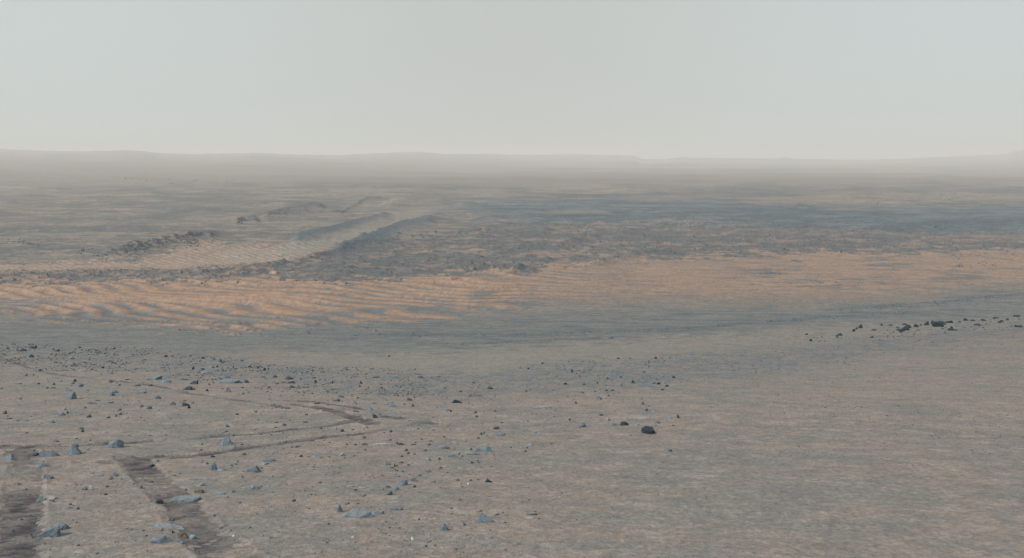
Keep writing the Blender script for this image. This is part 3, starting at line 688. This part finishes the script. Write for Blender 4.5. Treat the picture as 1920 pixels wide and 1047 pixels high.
HERO = [  # px, base py, width, height, kind, mineral, label
    (134, 853, 31, 19, 'wedge', 'b', "blue-grey boulder with a steep dark face and pointed crest beside the wheel-track end"),
    (212, 841, 25, 16, 'round', 'b', "smooth dome-shaped blue-grey boulder sitting on the thin wheel track"),
    (418, 835, 28, 15, 'wedge', 'b', "pyramid-shaped blue-grey rock between the two thin wheel tracks"),
    (88, 857, 30, 11, 'mound', 'b', "low blue-grey rock with a black undercut beside the steep boulder"),
    (56, 855, 22, 6, 'mound', 'd', "thin dark rock lying at the top of the broad wheel track"),
    (74, 877, 18, 9, 'stone', 'p', "pale blue broken rock on the edge of the broad wheel track"),
    (88, 899, 15, 8, 'stone', 'b', "small peaked grey rock just outside the broad wheel track"),
    (92, 937, 22, 7, 'block', 'l', "pale squared block with a dark end beside the broad wheel track"),
    (74, 938, 11, 9, 'stone', 'p', "pale blue knob of rock touching the squared block"),
    (108, 994, 30, 13, 'mound', 'b', "rounded grey rock behind the twin rock it touches, near the wheel track"),
    (92, 1006, 32, 17, 'mound', 'b', "big smooth blue-grey rock in front of its twin, near the wheel track"),
    (398, 881, 14, 14, 'round', 'b', "rounded upright half of the split blue-grey rock"),
    (413, 883, 16, 7, 'wedge', 'b', "low sloping half of the split blue-grey rock with a black tip"),
    (474, 886, 24, 12, 'mound', 'b', "dome-shaped grey rock alone on open sand next to the split rock"),
    (298, 943, 12, 8, 'stone', 'd', "small nearly black rock on the open side of the broad track"),
    (345, 938, 50, 13, 'slab', 'p', "pale flat slab lying right across the broad churned wheel track"),
    (372, 924, 15, 7, 'stone', 't', "light tan stone on the rim of the pale flat slab"),
    (408, 928, 24, 6, 'slab', 'b', "blue-grey flat stone near the pale slab in the track"),
    (436, 925, 8, 5, 'stone', 'l', "small light stone beyond the blue-grey flat stone"),
    (478, 917, 16, 8, 'mound', 'p', "pale blue half-buried stone alone on open sand"),
    (344, 1008, 15, 13, 'fin', 't', "tan tilted rock with a dark flank at the edge of the broad track"),
    (360, 1010, 14, 8, 'stone', 'p', "broken pale blue rock against the tan tilted rock"),
    (298, 1020, 34, 12, 'mound', 'b', "wide low blue-grey rock by the lower end of the ledge"),
    (334, 1016, 12, 8, 'stone', 'p', "small pale rock between the wide low rock and the tan rock"),
    (668, 972, 56, 15, 'mound', 'b', "largest long low blue rock, rising on one side"),
    (637, 961, 11, 14, 'fin', 'b', "dark upright fin of rock leaning at the end of the long blue rock"),
    (706, 966, 22, 7, 'mound', 'b', "small grey rock tucked behind the tail of the long blue rock"),
    (755, 911, 18, 9, 'mound', 'b', "blue-grey rock, largest of the tight cluster in open sand"),
    (742, 919, 13, 7, 'stone', 'b', "grey rock with a dark face just below the cluster's largest rock"),
    (730, 929, 10, 6, 'mound', 'd', "dark small rock at the lower edge of the cluster"),
    (748, 935, 13, 5, 'stone', 'l', "pale rounded rock at the lower edge of the cluster"),
    (745, 958, 17, 6, 'mound', 'b', "low grey rock between the cluster and the long blue rock"),
    (909, 980, 30, 16, 'wedge', 'b', "peaked layered blue rock with a black base line, alone on sand"),
    (916, 905, 14, 7, 'wedge', 'k', "very dark wedge-shaped rock alone on bare sand"),
    (833, 995, 16, 14, 'wedge', 'p', "pale blue tooth-shaped rock alone on bare sand"),
    (908, 848, 27, 10, 'mound', 'p', "wide smooth pale blue rock at the end of a stone chain"),
    (884, 853, 22, 6, 'mound', 'p', "low pale rock joining on to the wide smooth pale blue rock"),
    (829, 842, 22, 6, 'mound', 'b', "low blue-grey stone in a patch of warm sand"),
    (848, 858, 15, 5, 'mound', 'b', "small blue-grey stone below the one in the warm sand patch"),
    (882, 869, 10, 5, 'stone', 'b', "small grey stone in front of the low pale rock"),
    (857, 756, 18, 6, 'wedge', 'k', "long dark wedge-shaped rock alone on the mid slope"),
    (130, 749, 18, 12, 'round', 'b', "round blue-grey boulder with a dark base on the upper slope"),
    (128, 735, 9, 4, 'stone', 'b', "small grey rock just behind the round boulder"),
    (204, 743, 13, 8, 'round', 'b', "blue rock with a black underside, the bigger of a touching pair"),
    (214, 738, 9, 6, 'round', 'b', "smaller blue rock of a touching pair"),
    (113, 780, 12, 7, 'round', 'b', "blue-grey rock below the round boulder"),
    (165, 784, 9, 5, 'stone', 'd', "small dark rock below and beyond the round boulder's shaded side"),
    (427, 719, 40, 9, 'slab', 'p', "wide pale slab with a shaded end, largest slab of the upper slope"),
    (423, 709, 14, 5, 'stone', 'b', "blue-grey rock behind the wide pale slab"),
    (285, 713, 22, 9, 'slab', 'p', "pale tilted rock in the slab group behind the long thin track"),
    (385, 700, 17, 6, 'mound', 'b', "dark blue low rock on the upper slope above the wide pale slab"),
    (362, 721, 14, 6, 'stone', 'd', "dark angular rock between the slab group and the wide slab"),
    (350, 732, 15, 7, 'stone', 'd', "black-faced rock beside the long thin wheel track"),
    (426, 736, 12, 8, 'wedge', 'b', "little pyramid rock in front of the wide pale slab"),
    (346, 762, 13, 6, 'mound', 'd', "black-based rock below the long thin wheel track"),
    (323, 760, 10, 6, 'mound', 'b', "grey twin next to the black-based rock below the track"),
    (295, 748, 9, 7, 'round', 'b', "small rounded grey rock below the long thin track"),
    (413, 812, 12, 7, 'stone', 'l', "pale rock with a dark side just behind the pyramid-shaped rock"),
    (541, 712, 15, 6, 'mound', 'd', "dark blue rock heading a short row of stones"),
    (703, 784, 9, 7, 'stone', 'd', "dark blue rock next to the crossing of the wheel tracks"),
    (629, 752, 13, 4, 'mound', 'd', "flat dark stone beyond the crossing of the wheel tracks"),
    (737, 764, 15, 6, 'mound', 'b', "blue rock beyond the dark one by the crossing"),
    (715, 836, 40, 5, 'slab', 'l', "long flat pale slab with a dark front edge"),
    (1015, 766, 34, 6, 'slab', 'p', "flat pale and grey slab on the warm mid slope"),
    (1092, 802, 12, 8, 'round', 'b', "rounded blue rock beyond the light sand drift"),
    (1150, 799, 13, 6, 'mound', 'b', "blue rock at the tip of the light sand drift"),
    (1171, 799, 15, 7, 'mound', 'd', "dark blue rock beside the one at the tip of the light drift"),
    (1217, 815, 23, 14, 'round', 'd', "dark blue boulder, largest of the slope below the stone field"),
    (1197, 787, 38, 7, 'slab', 'l', "long pale slab with a shaded edge above the dark blue boulder"),
    (1233, 795, 9, 5, 'round', 'b', "small blue rock between the long pale slab and dark boulder"),
    (1205, 760, 6, 6, 'stone', 'b', "small blue rock standing alone behind the long pale slab"),
    (999, 967, 15, 4, 'slab', 'd', "dark flat chip of rock over a pale drift"),
    (993, 974, 18, 4, 'slab', 'l', "pale crusty plate under the dark flat chip"),
    (970, 1021, 14, 5, 'mound', 'b', "blue flat stone in bare sand beyond the pale crusty plate"),
    (661, 1008, 5, 3, 'stone', 'w', "bright white pebble below the long low blue rock"),
    (774, 1013, 6, 6, 'stone', 'w', "bright white-blue pebble alone in sand near the pale blue tooth rock"),
    (863, 909, 4, 3, 'stone', 'w', "bright white chip near the very dark wedge-shaped rock"),
    (180, 892, 21, 4, 'mound', 'b', "thin long grey rock in open sand between the broad tracks"),
    (215, 893, 10, 8, 'stone', 'b', "peaked grey stone at the end of the thin long grey rock"),
    (236, 893, 11, 3, 'mound', 'b', "faint flat grey stone beyond the peaked grey stone"),
    (157, 919, 9, 7, 'stone', 'l', "pale stone of the pair, sunny side, between the broad tracks"),
    (171, 919, 10, 8, 'stone', 'l', "pale stone of the pair, shaded side, between the broad tracks"),
    (122, 956, 14, 4, 'stone', 'b', "flat grey chip below the squared block"),
    (12, 862, 17, 9, 'stone', 'b', "broken dark-edged rock at the top corner of the broad track"),
    (104, 830, 12, 5, 'mound', 'b', "small blue-grey stone on the thin wheel track"),
    (138, 839, 12, 7, 'mound', 'b', "grey stone peeking out behind the steep pointed boulder"),
    (164, 846, 6, 5, 'stone', 'b', "little grey stone between the steep boulder and the dome"),
    (376, 899, 26, 4, 'slab', 'b', "flat grey stone flush with the sand below the split rock"),
    (375, 911, 13, 5, 'stone', 'b', "small grey stone below the flat one flush with sand"),
    (503, 866, 20, 5, 'mound', 'b', "low grey stone beyond the dome-shaped rock on open sand"),
    (503, 851, 19, 3, 'slab', 'b', "thin grey flat stone near the thin wheel track"),
    (398, 858, 8, 4, 'stone', 'd', "small dark stone touching the thin wheel track"),
    (308, 988, 62, 4, 'mound', 'b', "long thin rock ledge reaching from open sand into the track"),
    (598, 940, 44, 5, 'mound', 't', "faint low bedrock hump just breaking the sand"),
]
for h in HERO:
    put_rock(*h[:6], h[6], rz=-0.2 if h[2] == 62 else None, depth=0.22 if h[2] == 62 else None, group="basalt rocks on the near slope")

# smaller stones one can still pick out: px, base py, width, height, mineral
SMALL = """44 704 10 6 b;75 694 6 3 d;32 720 11 4 b;100 729 11 3 d;139 716 6 5 d;149 726 12 7 b;8 777 9 6 d;126 777 4 4 d;96 794 9 5 b;28 791 11 3 b;45 791 13 4 b;16 787 11 3 d;154 811 5 4 d;152 806 6 4 b;159 767 5 3 d;225 780 6 4 d;217 783 4 3 d;203 785 7 3 d;105 660 9 3 d;38 659 12 4 d;58 654 14 4 d;67 653 4 4 d;94 666 7 2 d;133 674 12 5 b;203 679 12 2 d;191 690 7 3 d;3 665 8 2 d;133 687 5 3 b;152 695 12 4 l;208 701 6 4 b;208 717 8 3 d;256 725 10 3 d;238 713 8 2 d;183 752 9 2 d;168 758 14 4 b;205 756 10 3 b;62 703 4 3 d;72 720 4 3 d;80 692 4 2 b;114 716 3 3 d;
308 708 14 4 b;309 719 17 6 b;341 713 20 4 b;458 718 13 7 b;387 734 7 4 d;363 731 5 4 b;265 738 13 5 b;354 767 5 5 d;278 768 9 4 d;444 778 7 3 d;426 800 8 4 d;515 708 8 4 d;460 690 4 3 d;467 689 6 3 d;486 688 14 2 d;437 690 4 4 d;407 688 5 3 d;395 689 10 4 b;300 689 13 3 b;510 759 12 3 b;392 723 4 3 d;328 691 6 2 b;282 697 6 2 b;270 764 9 2 b;493 708 6 2 d;399 719 3 3 d;
545 719 12 4 d;547 727 9 3 d;531 717 8 2 d;572 727 12 2 d;588 710 7 2 d;591 718 5 5 d;623 719 4 5 d;677 719 6 5 d;665 708 12 4 b;705 709 12 3 d;606 734 14 4 b;640 744 10 3 d;665 757 7 5 b;701 757 10 3 b;732 755 9 4 b;774 762 7 4 d;768 751 12 4 d;763 752 5 5 l;593 758 9 4 d;602 773 11 4 l;692 770 14 5 b;668 773 12 3 d;714 784 6 3 b;572 792 8 3 d;539 768 10 3 d;695 693 4 3 d;729 669 4 3 d;587 690 5 2 d;666 836 5 3 d;683 836 12 3 d;753 835 12 4 d;775 835 10 3 d;674 725 5 4 d;657 726 4 3 b;
919 730 10 4 d;888 719 6 3 d;890 715 6 2 b;788 709 8 3 d;823 708 8 2 d;899 743 9 2 d;883 743 7 2 d;930 805 9 5 d;908 813 4 4 d;903 816 5 4 d;897 823 4 3 d;938 817 12 6 b;853 832 8 5 l;808 829 8 4 b;995 836 10 4 b;1006 816 17 4 b;975 692 4 3 d;990 693 6 3 d;1017 684 3 3 d;835 770 20 3 b;845 772 4 3 d;894 782 4 3 d;987 735 4 3 d;811 740 6 3 b;793 747 8 3 b;821 740 6 2 b;918 768 5 3 b;
1195 799 5 4 b;1124 751 9 6 b;1134 749 5 4 b;1141 744 3 3 d;1139 739 6 3 b;1060 722 6 4 d;1073 698 7 6 d;1056 693 10 6 b;1095 722 4 3 d;1140 711 5 4 d;1187 718 5 6 d;1224 719 12 4 b;1235 720 6 4 d;1246 719 7 3 b;1251 725 6 4 d;1242 733 6 3 d;1264 709 6 4 d;1230 673 5 4 d;1237 672 10 3 b;1128 781 6 4 d;1140 789 7 5 b;1068 790 6 4 d;1080 758 4 4 d;1212 773 7 5 b;1228 775 11 3 b;1257 786 8 3 b;1272 785 4 6 d;1262 800 4 3 d;1115 736 6 3 b;1138 734 7 3 d;1148 734 6 3 d;1150 725 5 3 b;1166 724 4 3 d;1120 719 4 3 d;1044 707 3 2 d;1086 707 3 3 d;1065 699 10 3 b;
727 872 10 5 b;740 876 5 5 d;740 882 6 4 b;742 895 13 4 b;775 903 9 6 b;728 915 7 3 d;680 915 14 3 b;666 920 6 3 d;676 930 14 4 b;640 854 11 6 b;592 858 17 4 b;777 914 6 3 d;656 912 12 3 l;770 870 9 3 l;883 844 4 4 d;861 852 3 3 d;867 857 4 3 d;806 863 3 3 d;878 909 5 3 w;815 975 8 3 l;948 968 8 3 b;917 1010 14 4 b;284 872 8 5 d;264 915 6 5 b;467 991 7 3 b;503 953 9 3 l;437 1006 4 3 w;324 998 4 5 d;364 961 9 4 p;340 1020 7 5 b;58 1008 8 6 l;70 1003 9 5 p;35 911 7 5 b;493 1006 5 2 d;454 895 5 2 d;445 866 4 2 d;492 873 17 4 p;803 886 8 4 b;"""
LANDMARKS = [(134, 853, "the steep pointed boulder"), (212, 841, "the dome-shaped boulder"), (418, 835, "the pyramid-shaped rock"), (345, 938, "the pale flat slab"), (668, 972, "the long low blue rock"),
             (909, 980, "the peaked layered rock"), (857, 756, "the long dark wedge rock"), (130, 749, "the round boulder"), (427, 719, "the wide pale slab"), (541, 712, "the dark blue row rock"), (703, 784, "the track crossing"),
             (715, 836, "the long flat slab"), (1217, 815, "the dark blue boulder"), (908, 848, "the smooth pale blue rock"), (755, 911, "the tight rock cluster"), (1092, 802, "the rounded blue rock"),
             (1015, 766, "the flat grey slab"), (474, 886, "the lone dome rock"), (350, 732, "the black-faced rock"), (204, 743, "the touching blue pair"), (916, 905, "the very dark wedge"), (400, 881, "the split rock"), (1197, 787, "the long pale slab")]
TONE = {'k': 'blackish', 'b': 'blue-grey', 'd': 'dark', 'l': 'pale', 'p': 'pale blue', 'w': 'white', 't': 'tan'}
ORD = ["first", "second", "third", "fourth", "fifth", "sixth", "seventh", "eighth", "ninth", "tenth", "eleventh", "twelfth", "thirteenth", "fourteenth", "fifteenth", "sixteenth", "seventeenth", "eighteenth", "nineteenth", "twentieth"]
LANDMARKS += [(1236, 672, "the highest blue stone"), (1073, 698, "the small blue field boulder"), (1187, 718, "the two stacked stones"), (1060, 722, "the round dark stone"), (58, 654, "the flat black pair"),
              (133, 674, "the blue rubble rock"), (203, 679, "the dark streak rock"), (320, 658, "the low rubble crest"), (385, 700, "the low dark blue rock"), (464, 689, "the pair of chips"), (1766, 612, "the biggest black block"),
              (1699, 620, "the blue-black heap"), (1615, 616, "the upright end block"), (1911, 595, "the remotest black block"), (1640, 621, "the dark wedge chip"), (1150, 690, "the middle of the scattered field"), (1230, 700, "the densest field patch")]
LATER = []
for t in SMALL.replace("\n", "").split(";"):
    if t.strip():
        q = t.split(); px, py, w, h = map(float, q[:4]); m = q[4]
        kind = random.choice(['stone', 'mound', 'wedge', 'round', 'stone']) if h / w > 0.45 else random.choice(['mound', 'stone', 'slab'])
        LATER.append((px, py, w, h, kind, m, "stone", "small stones on the near slope", 3, random.uniform(0, 6.28) if w < 8 else random.uniform(-.4, .4)))

# dark blocks of the outcrop at the brow of the slope
BROW = "1615 616 8 6;1607 618 5 4;1602 622 6 4;1654 611 4 3;1640 621 9 3;1672 611 11 3;1684 616 6 2;1578 630 7 4;1570 632 4 3;1521 640 5 4;1513 628 4 3;1692 622 9 6;1699 620 10 8;1705 617 7 6;1690 624 6 3;1698 610 7 3;1719 615 6 5;1728 612 5 3;1739 611 9 6;1752 608 7 5;1762 614 16 8;1772 610 12 6;1757 612 10 6;1780 607 10 4;1768 606 10 3;1812 602 6 4;1827 603 9 3;1865 599 5 3;1871 598 8 2;1890 601 5 3;1880 604 6 3;1911 595 8 4;1790 620 11 5;1785 617 7 4;1836 611 10 3;1877 606 4 4;1636 634 4 3;1914 614 9 5;1801 606 5 3;1846 603 6 3"
for i, t in enumerate(BROW.split(";")):
    px, py, w, h = map(float, t.split())
    LATER.append((px, py, w * 1.25, h * 1.15, random.choice(['stone', 'wedge', 'mound', 'slab', 'stone']), 'k', "outcrop_block", "black blocks of the brow outcrop", 3, random.uniform(0, 6)))

# stone fields: countable stones, alike
def field(n, poly_top, poly_bot, x0, x1, wmin, wmax, label, group, mats, clump=0.55, seed=1):
    r = random.Random(seed)
    made = 0; cl = [(r.uniform(x0, x1), r.random()) for _ in range(14)]
    while made < n:
        if r.random() < clump:
            c = r.choice(cl); px = r.gauss(c[0], 22); t = min(1, max(0, r.gauss(c[1], .1)))
        else: px, t = r.uniform(x0, x1), r.random()
        if not x0 <= px <= x1: continue
        yt = np.interp(px, *zip(*poly_top)); yb = np.interp(px, *zip(*poly_bot))
        py = yt + (yb - yt) * t
        w = wmin + (wmax - wmin) * r.random() ** 3
        LATER.append((px, py, w, w * r.uniform(.4, .75), r.choice(['stone', 'mound', 'wedge', 'round']), r.choice(mats), "stone", group, 2, r.uniform(0, 6.28)))
        made += 1
field(60, [(1040, 678), (1150, 673), (1275, 672)], [(1040, 700), (1150, 712), (1275, 712)], 1040, 1268, 2.5, 5, "small blue-grey stone in the scattered stone field under the bare slope", "stones of the scattered field", 'bbd', seed=4)
field(70, [(0, 646), (250, 655), (520, 680)], [(0, 668), (250, 692), (520, 704)], 0, 520, 2.5, 7, "small dark stone in the dense rubble band under the smooth slope", "stones of the rubble band", 'ddb', seed=5)

ORD += ["twenty-" + o for o in ORD[:9]] + ["thirtieth"] + ["thirty-" + o for o in ORD[:9]] + ["fortieth"] + ["forty-" + o for o in ORD[:9]]
byl = {}
for q in LATER:
    best = min(LANDMARKS, key=lambda l: (l[0] - q[0]) ** 2 + (2.2 * (l[1] - q[1])) ** 2)
    dx, dy = q[0] - best[0], 2.2 * (q[1] - best[1])
    side = ("beyond" if dy < 0 else "in front of") if abs(dy) > abs(dx) else ("on the sunny side of" if dx < 0 else "on the shadow side of")
    byl.setdefault((best[2], side), []).append((math.hypot(dx, dy), q))
SHAPE = {'stone': 'angular', 'mound': 'low', 'wedge': 'pointed', 'round': 'rounded', 'slab': 'flat', 'block': 'blocky'}
for (lm, side), lst in byl.items():
    lst.sort(key=lambda q: q[0])
    for i, (_d, (px, py, w, h, kind, m, nm, grp, sub, rz)) in enumerate(lst):
        put_rock(px, py, w, h, kind, m, f"{SHAPE[kind]} {TONE[m]} {'block' if nm == 'outcrop_block' else 'stone'} {side} {lm}, {ORD[min(i, 48)]} out", name=nm, cat="rock" if nm == 'outcrop_block' else "stone",
                 group=grp, sub=sub, seed=random.randint(0, 30), rz=rz)

# ------------------------------------------------------------------ loose stones nobody could count
protos = [rock_verts(random.choice(['stone', 'mound', 'wedge']), 500 + i, 2) for i in range(10)]
protos1 = [rock_verts(random.choice(['stone', 'mound', 'wedge']), 600 + i, 1) for i in range(10)]
def scatter(name, spots, mat, label, cat="stones"):
    Vs, Fs, off = [], [], 0
    r = np.random.default_rng(len(spots))
    for (px, py, w, h) in spots:
        y = float(Y_of_py(py)); x = (px - CXP) / F * y; z = height(x, y); s = y / F
        V, Fc = protos1[r.integers(10)]
        a = r.uniform(0, 6.28); c, sn = math.cos(a), math.sin(a)
        q = V * np.array([w * s / 2, w * s / 2 * r.uniform(.6, 1), h * s])
        q = np.stack([q[:, 0] * c - q[:, 1] * sn + x, q[:, 0] * sn + q[:, 1] * c + y, q[:, 2] + z - 0.05 * h * s], 1)
        Vs.append(q); Fs.append(np.array(Fc) + off); off += len(V)
    V = np.concatenate(Vs); Fa = np.concatenate(Fs)
    me = bpy.data.meshes.new(name)
    me.vertices.add(len(V)); me.vertices.foreach_set("co", V.astype(np.float32).ravel())
    me.loops.add(Fa.size); me.loops.foreach_set("vertex_index", Fa.astype(np.int32).ravel())
    me.polygons.add(len(Fa)); me.polygons.foreach_set("loop_start", np.arange(0, Fa.size, 3, dtype=np.int32)); me.polygons.foreach_set("loop_total", np.full(len(Fa), 3, np.int32))
    me.update(calc_edges=True); me.materials.append(mat)
    o = bpy.data.objects.new(name, me); COL.objects.link(o); tagit(o, label, cat, kind="stuff")
    return o
R = np.random.default_rng(77)
def along(pts, n, sig_up, sig_dn, wmin, wmax, hr=(.35, .8)):
    p = np.array(pts, float); out = []
    xs = R.uniform(p[0, 0], p[-1, 0], n * 3)
    dens = perlin(xs / 18.0, xs * 0 + p[0, 1], 9); xs = xs[np.argsort(-dens + R.normal(0, .35, len(xs)))][:n]
    for x in xs:
        y = np.interp(x, p[:, 0], p[:, 1]) + (abs(R.normal()) * sig_dn if R.random() < .7 else -abs(R.normal()) * sig_up)
        w = 1.25 * (wmin + (wmax - wmin) * R.random() ** 2)
        out.append((x, y, w, w * R.uniform(*hr)))
    return out
spots = []
def mass(n, top, bot, x0, x1, wmin, wmax, cl=30., thr=-.1, seed=0):
    got = 0
    while got < n:
        px = R.uniform(x0, x1, 4000); t = R.random(4000)
        yt = np.interp(px, *zip(*top)); yb = np.interp(px, *zip(*bot)); py = yt + (yb - yt) * t
        y = Y_of_py(py); x = (px - CXP) / F * y
        keep = perlin(x / 1.7, y / 4.5, seed) + 0.6 * perlin(x / .6, y / 1.6, seed + 50) + R.normal(0, .3, 4000) > thr
        for a_, b2 in zip(px[keep], py[keep]):
            if got >= n: break
            w = wmin + (wmax - wmin) * R.random() ** 4
            spots.append((a_, b2, w, w * R.uniform(.22, .6))); got += 1
mass(3000, [(-100, 642), (250, 652), (520, 684), (800, 694)], [(-100, 690), (250, 700), (520, 735), (800, 745)], -100, 800, 1.6, 5.2, thr=.08, seed=1)
mass(800, [(1000, 680), (1150, 668), (1500, 642), (1980, 590)], [(1000, 712), (1300, 718), (1500, 690), (1980, 640)], 1010, 1980, 1.3, 4.2, thr=.05, seed=2)
mass(1400, [(-100, 700), (2020, 700)], [(-100, 860), (2020, 860)], -100, 2020, 1.3, 4.6, thr=.12, seed=3)
mass(5200, [(-100, 730), (2020, 730)], [(-100, 1080), (2020, 1080)], -100, 2020, .7, 2.8, thr=-.1, seed=9)
mass(1100, [(-60, 700), (1280, 740)], [(-60, 1040), (1280, 1040)], -60, 1260, 2.2, 8.5, thr=.1, seed=19)
mass(260, [(540, 690), (900, 706)], [(540, 770), (900, 770)], 520, 900, 1.6, 5.5, thr=0, seed=8)
mass(700, [(-100, 860), (2020, 860)], [(-100, 1080), (2020, 1080)], -100, 2020, 1.0, 4.5, thr=.1, seed=4)
mass(420, [(1480, 632), (1700, 614), (1960, 592)], [(1480, 646), (1700, 632), (1960, 612)], 1490, 1960, 1.3, 5.0, thr=-.1, seed=23)
mass(90, [(0, 590), (600, 615), (1100, 600), (1920, 560)], [(0, 640), (600, 660), (1100, 640), (1920, 600)], -50, 1950, 1.2, 3.2, thr=-.5, seed=5)
scatter("loose_stones", spots, M_ROCK['m'], "small blue-grey stones and chips scattered over the near slope")
spots = []
mass(900, [(-100, 690), (2020, 690)], [(-100, 860), (2020, 860)], -100, 2020, 2.0, 7.0, thr=.2, seed=13)
mass(420, [(-100, 860), (2020, 860)], [(-100, 1080), (2020, 1080)], -100, 2020, 2.0, 8.0, thr=.2, seed=14)
spots = [(a_, b2, w, h * 0.4) for a_, b2, w, h in spots]
scatter("pale_chips", spots, M_ROCK['q'], "flat pale grey bedrock chips lying flush in the soil of the near slope")
spots = []
spots += along([(225, 470), (262, 464), (310, 455), (350, 449), (400, 440)], 1000, 2, 10, .9, 2.8)
spots += along([(30, 520), (130, 514), (220, 512), (320, 516), (400, 516), (480, 505), (560, 492), (620, 475), (680, 460), (745, 453)], 500, 1.5, 6, .8, 2.4)
spots += along([(500, 405), (545, 397), (585, 390), (602, 390)], 60, 1, 5, 1, 3)
spots += along([(445, 414), (465, 410), (482, 412)], 60, 1.5, 3, 1.2, 4)
spots += along([(140, 475), (160, 468), (185, 478), (240, 485)], 120, 4, 5, .9, 2.6)
spots += along([(0, 455), (40, 450), (70, 458), (100, 456)], 120, 4, 5, .9, 2.6)
spots += along([(640, 500), (760, 506), (850, 500), (960, 508), (1000, 512)], 300, 6, 5, .8, 2.6)
spots += along([(840, 470), (900, 462), (1000, 458), (1100, 446), (1300, 445)], 340, 10, 14, .8, 2.8)
spots += along([(1080, 494), (1170, 484), (1260, 470), (1400, 475)], 260, 3, 6, .8, 2.8)
spots += along([(1300, 450), (1500, 447), (1700, 455), (1920, 462)], 500, 8, 12, .8, 3)
spots += along([(1400, 510), (1480, 514), (1560, 534), (1620, 530)], 70, 4, 4, 1, 3)
spots += along([(1760, 500), (1830, 498), (1900, 490)], 60, 3, 4, 1, 3)
spots += along([(640, 629), (860, 629), (1040, 627), (1180, 622), (1300, 616), (1400, 607), (1500, 599), (1620, 592), (1700, 588)], 300, 1.2, 2, .9, 2.6)
spots += along([(840, 647), (1000, 639), (1080, 637), (1170, 632)], 90, 1, 1.6, .9, 2.4)
spots += along([(1560, 582), (1680, 574), (1770, 568), (1850, 558), (1940, 552)], 140, 1.2, 3, .9, 2.6)
spots += along([(200, 340), (300, 338), (420, 342), (520, 340)], 90, 4, 5, 1, 3.5, (.25, .45))
spots += along([(0, 318), (60, 316), (100, 318)], 30, 2, 2, 1.5, 5, (.2, .35))
spots += along([(1620, 372), (1780, 370), (1900, 372)], 60, 4, 6, 1, 4, (.2, .4))
scatter("outcrop_rubble", spots, M_ROCK['r'], "dark rubble weathering out of the ridges and outcrops in the valley")

# ------------------------------------------------------------------ dusty air
hm = bpy.data.materials.new("dusty_air"); hm.use_nodes = True
nt = hm.node_tree; nt.nodes.clear()
o_ = nt.nodes.new("ShaderNodeOutputMaterial"); v_ = nt.nodes.new("ShaderNodeVolumePrincipled")
v_.inputs["Color"].default_value = (0.915, 0.90, 0.882, 1)
v_.inputs["Density"].default_value = 0.00034
v_.inputs["Anisotropy"].default_value = 0.0
nt.links.new(v_.outputs[0], o_.inputs["Volume"])
zlo, zhi = float(Z.min()) - 1.5, float(Z.max()) + 4
bm = bmesh.new(); bmesh.ops.create_cube(bm, size=1.0)
me = bpy.data.meshes.new("haze"); bm.to_mesh(me); bm.free()
hz = bpy.data.objects.new("haze", me); hz.scale = (56000, 56000, zhi - zlo); hz.location = (0, 0, (zhi + zlo) / 2)
me.materials.append(hm); COL.objects.link(hz)
tagit(hz, "thin dusty haze filling the air over the plain", "haze", kind="stuff")
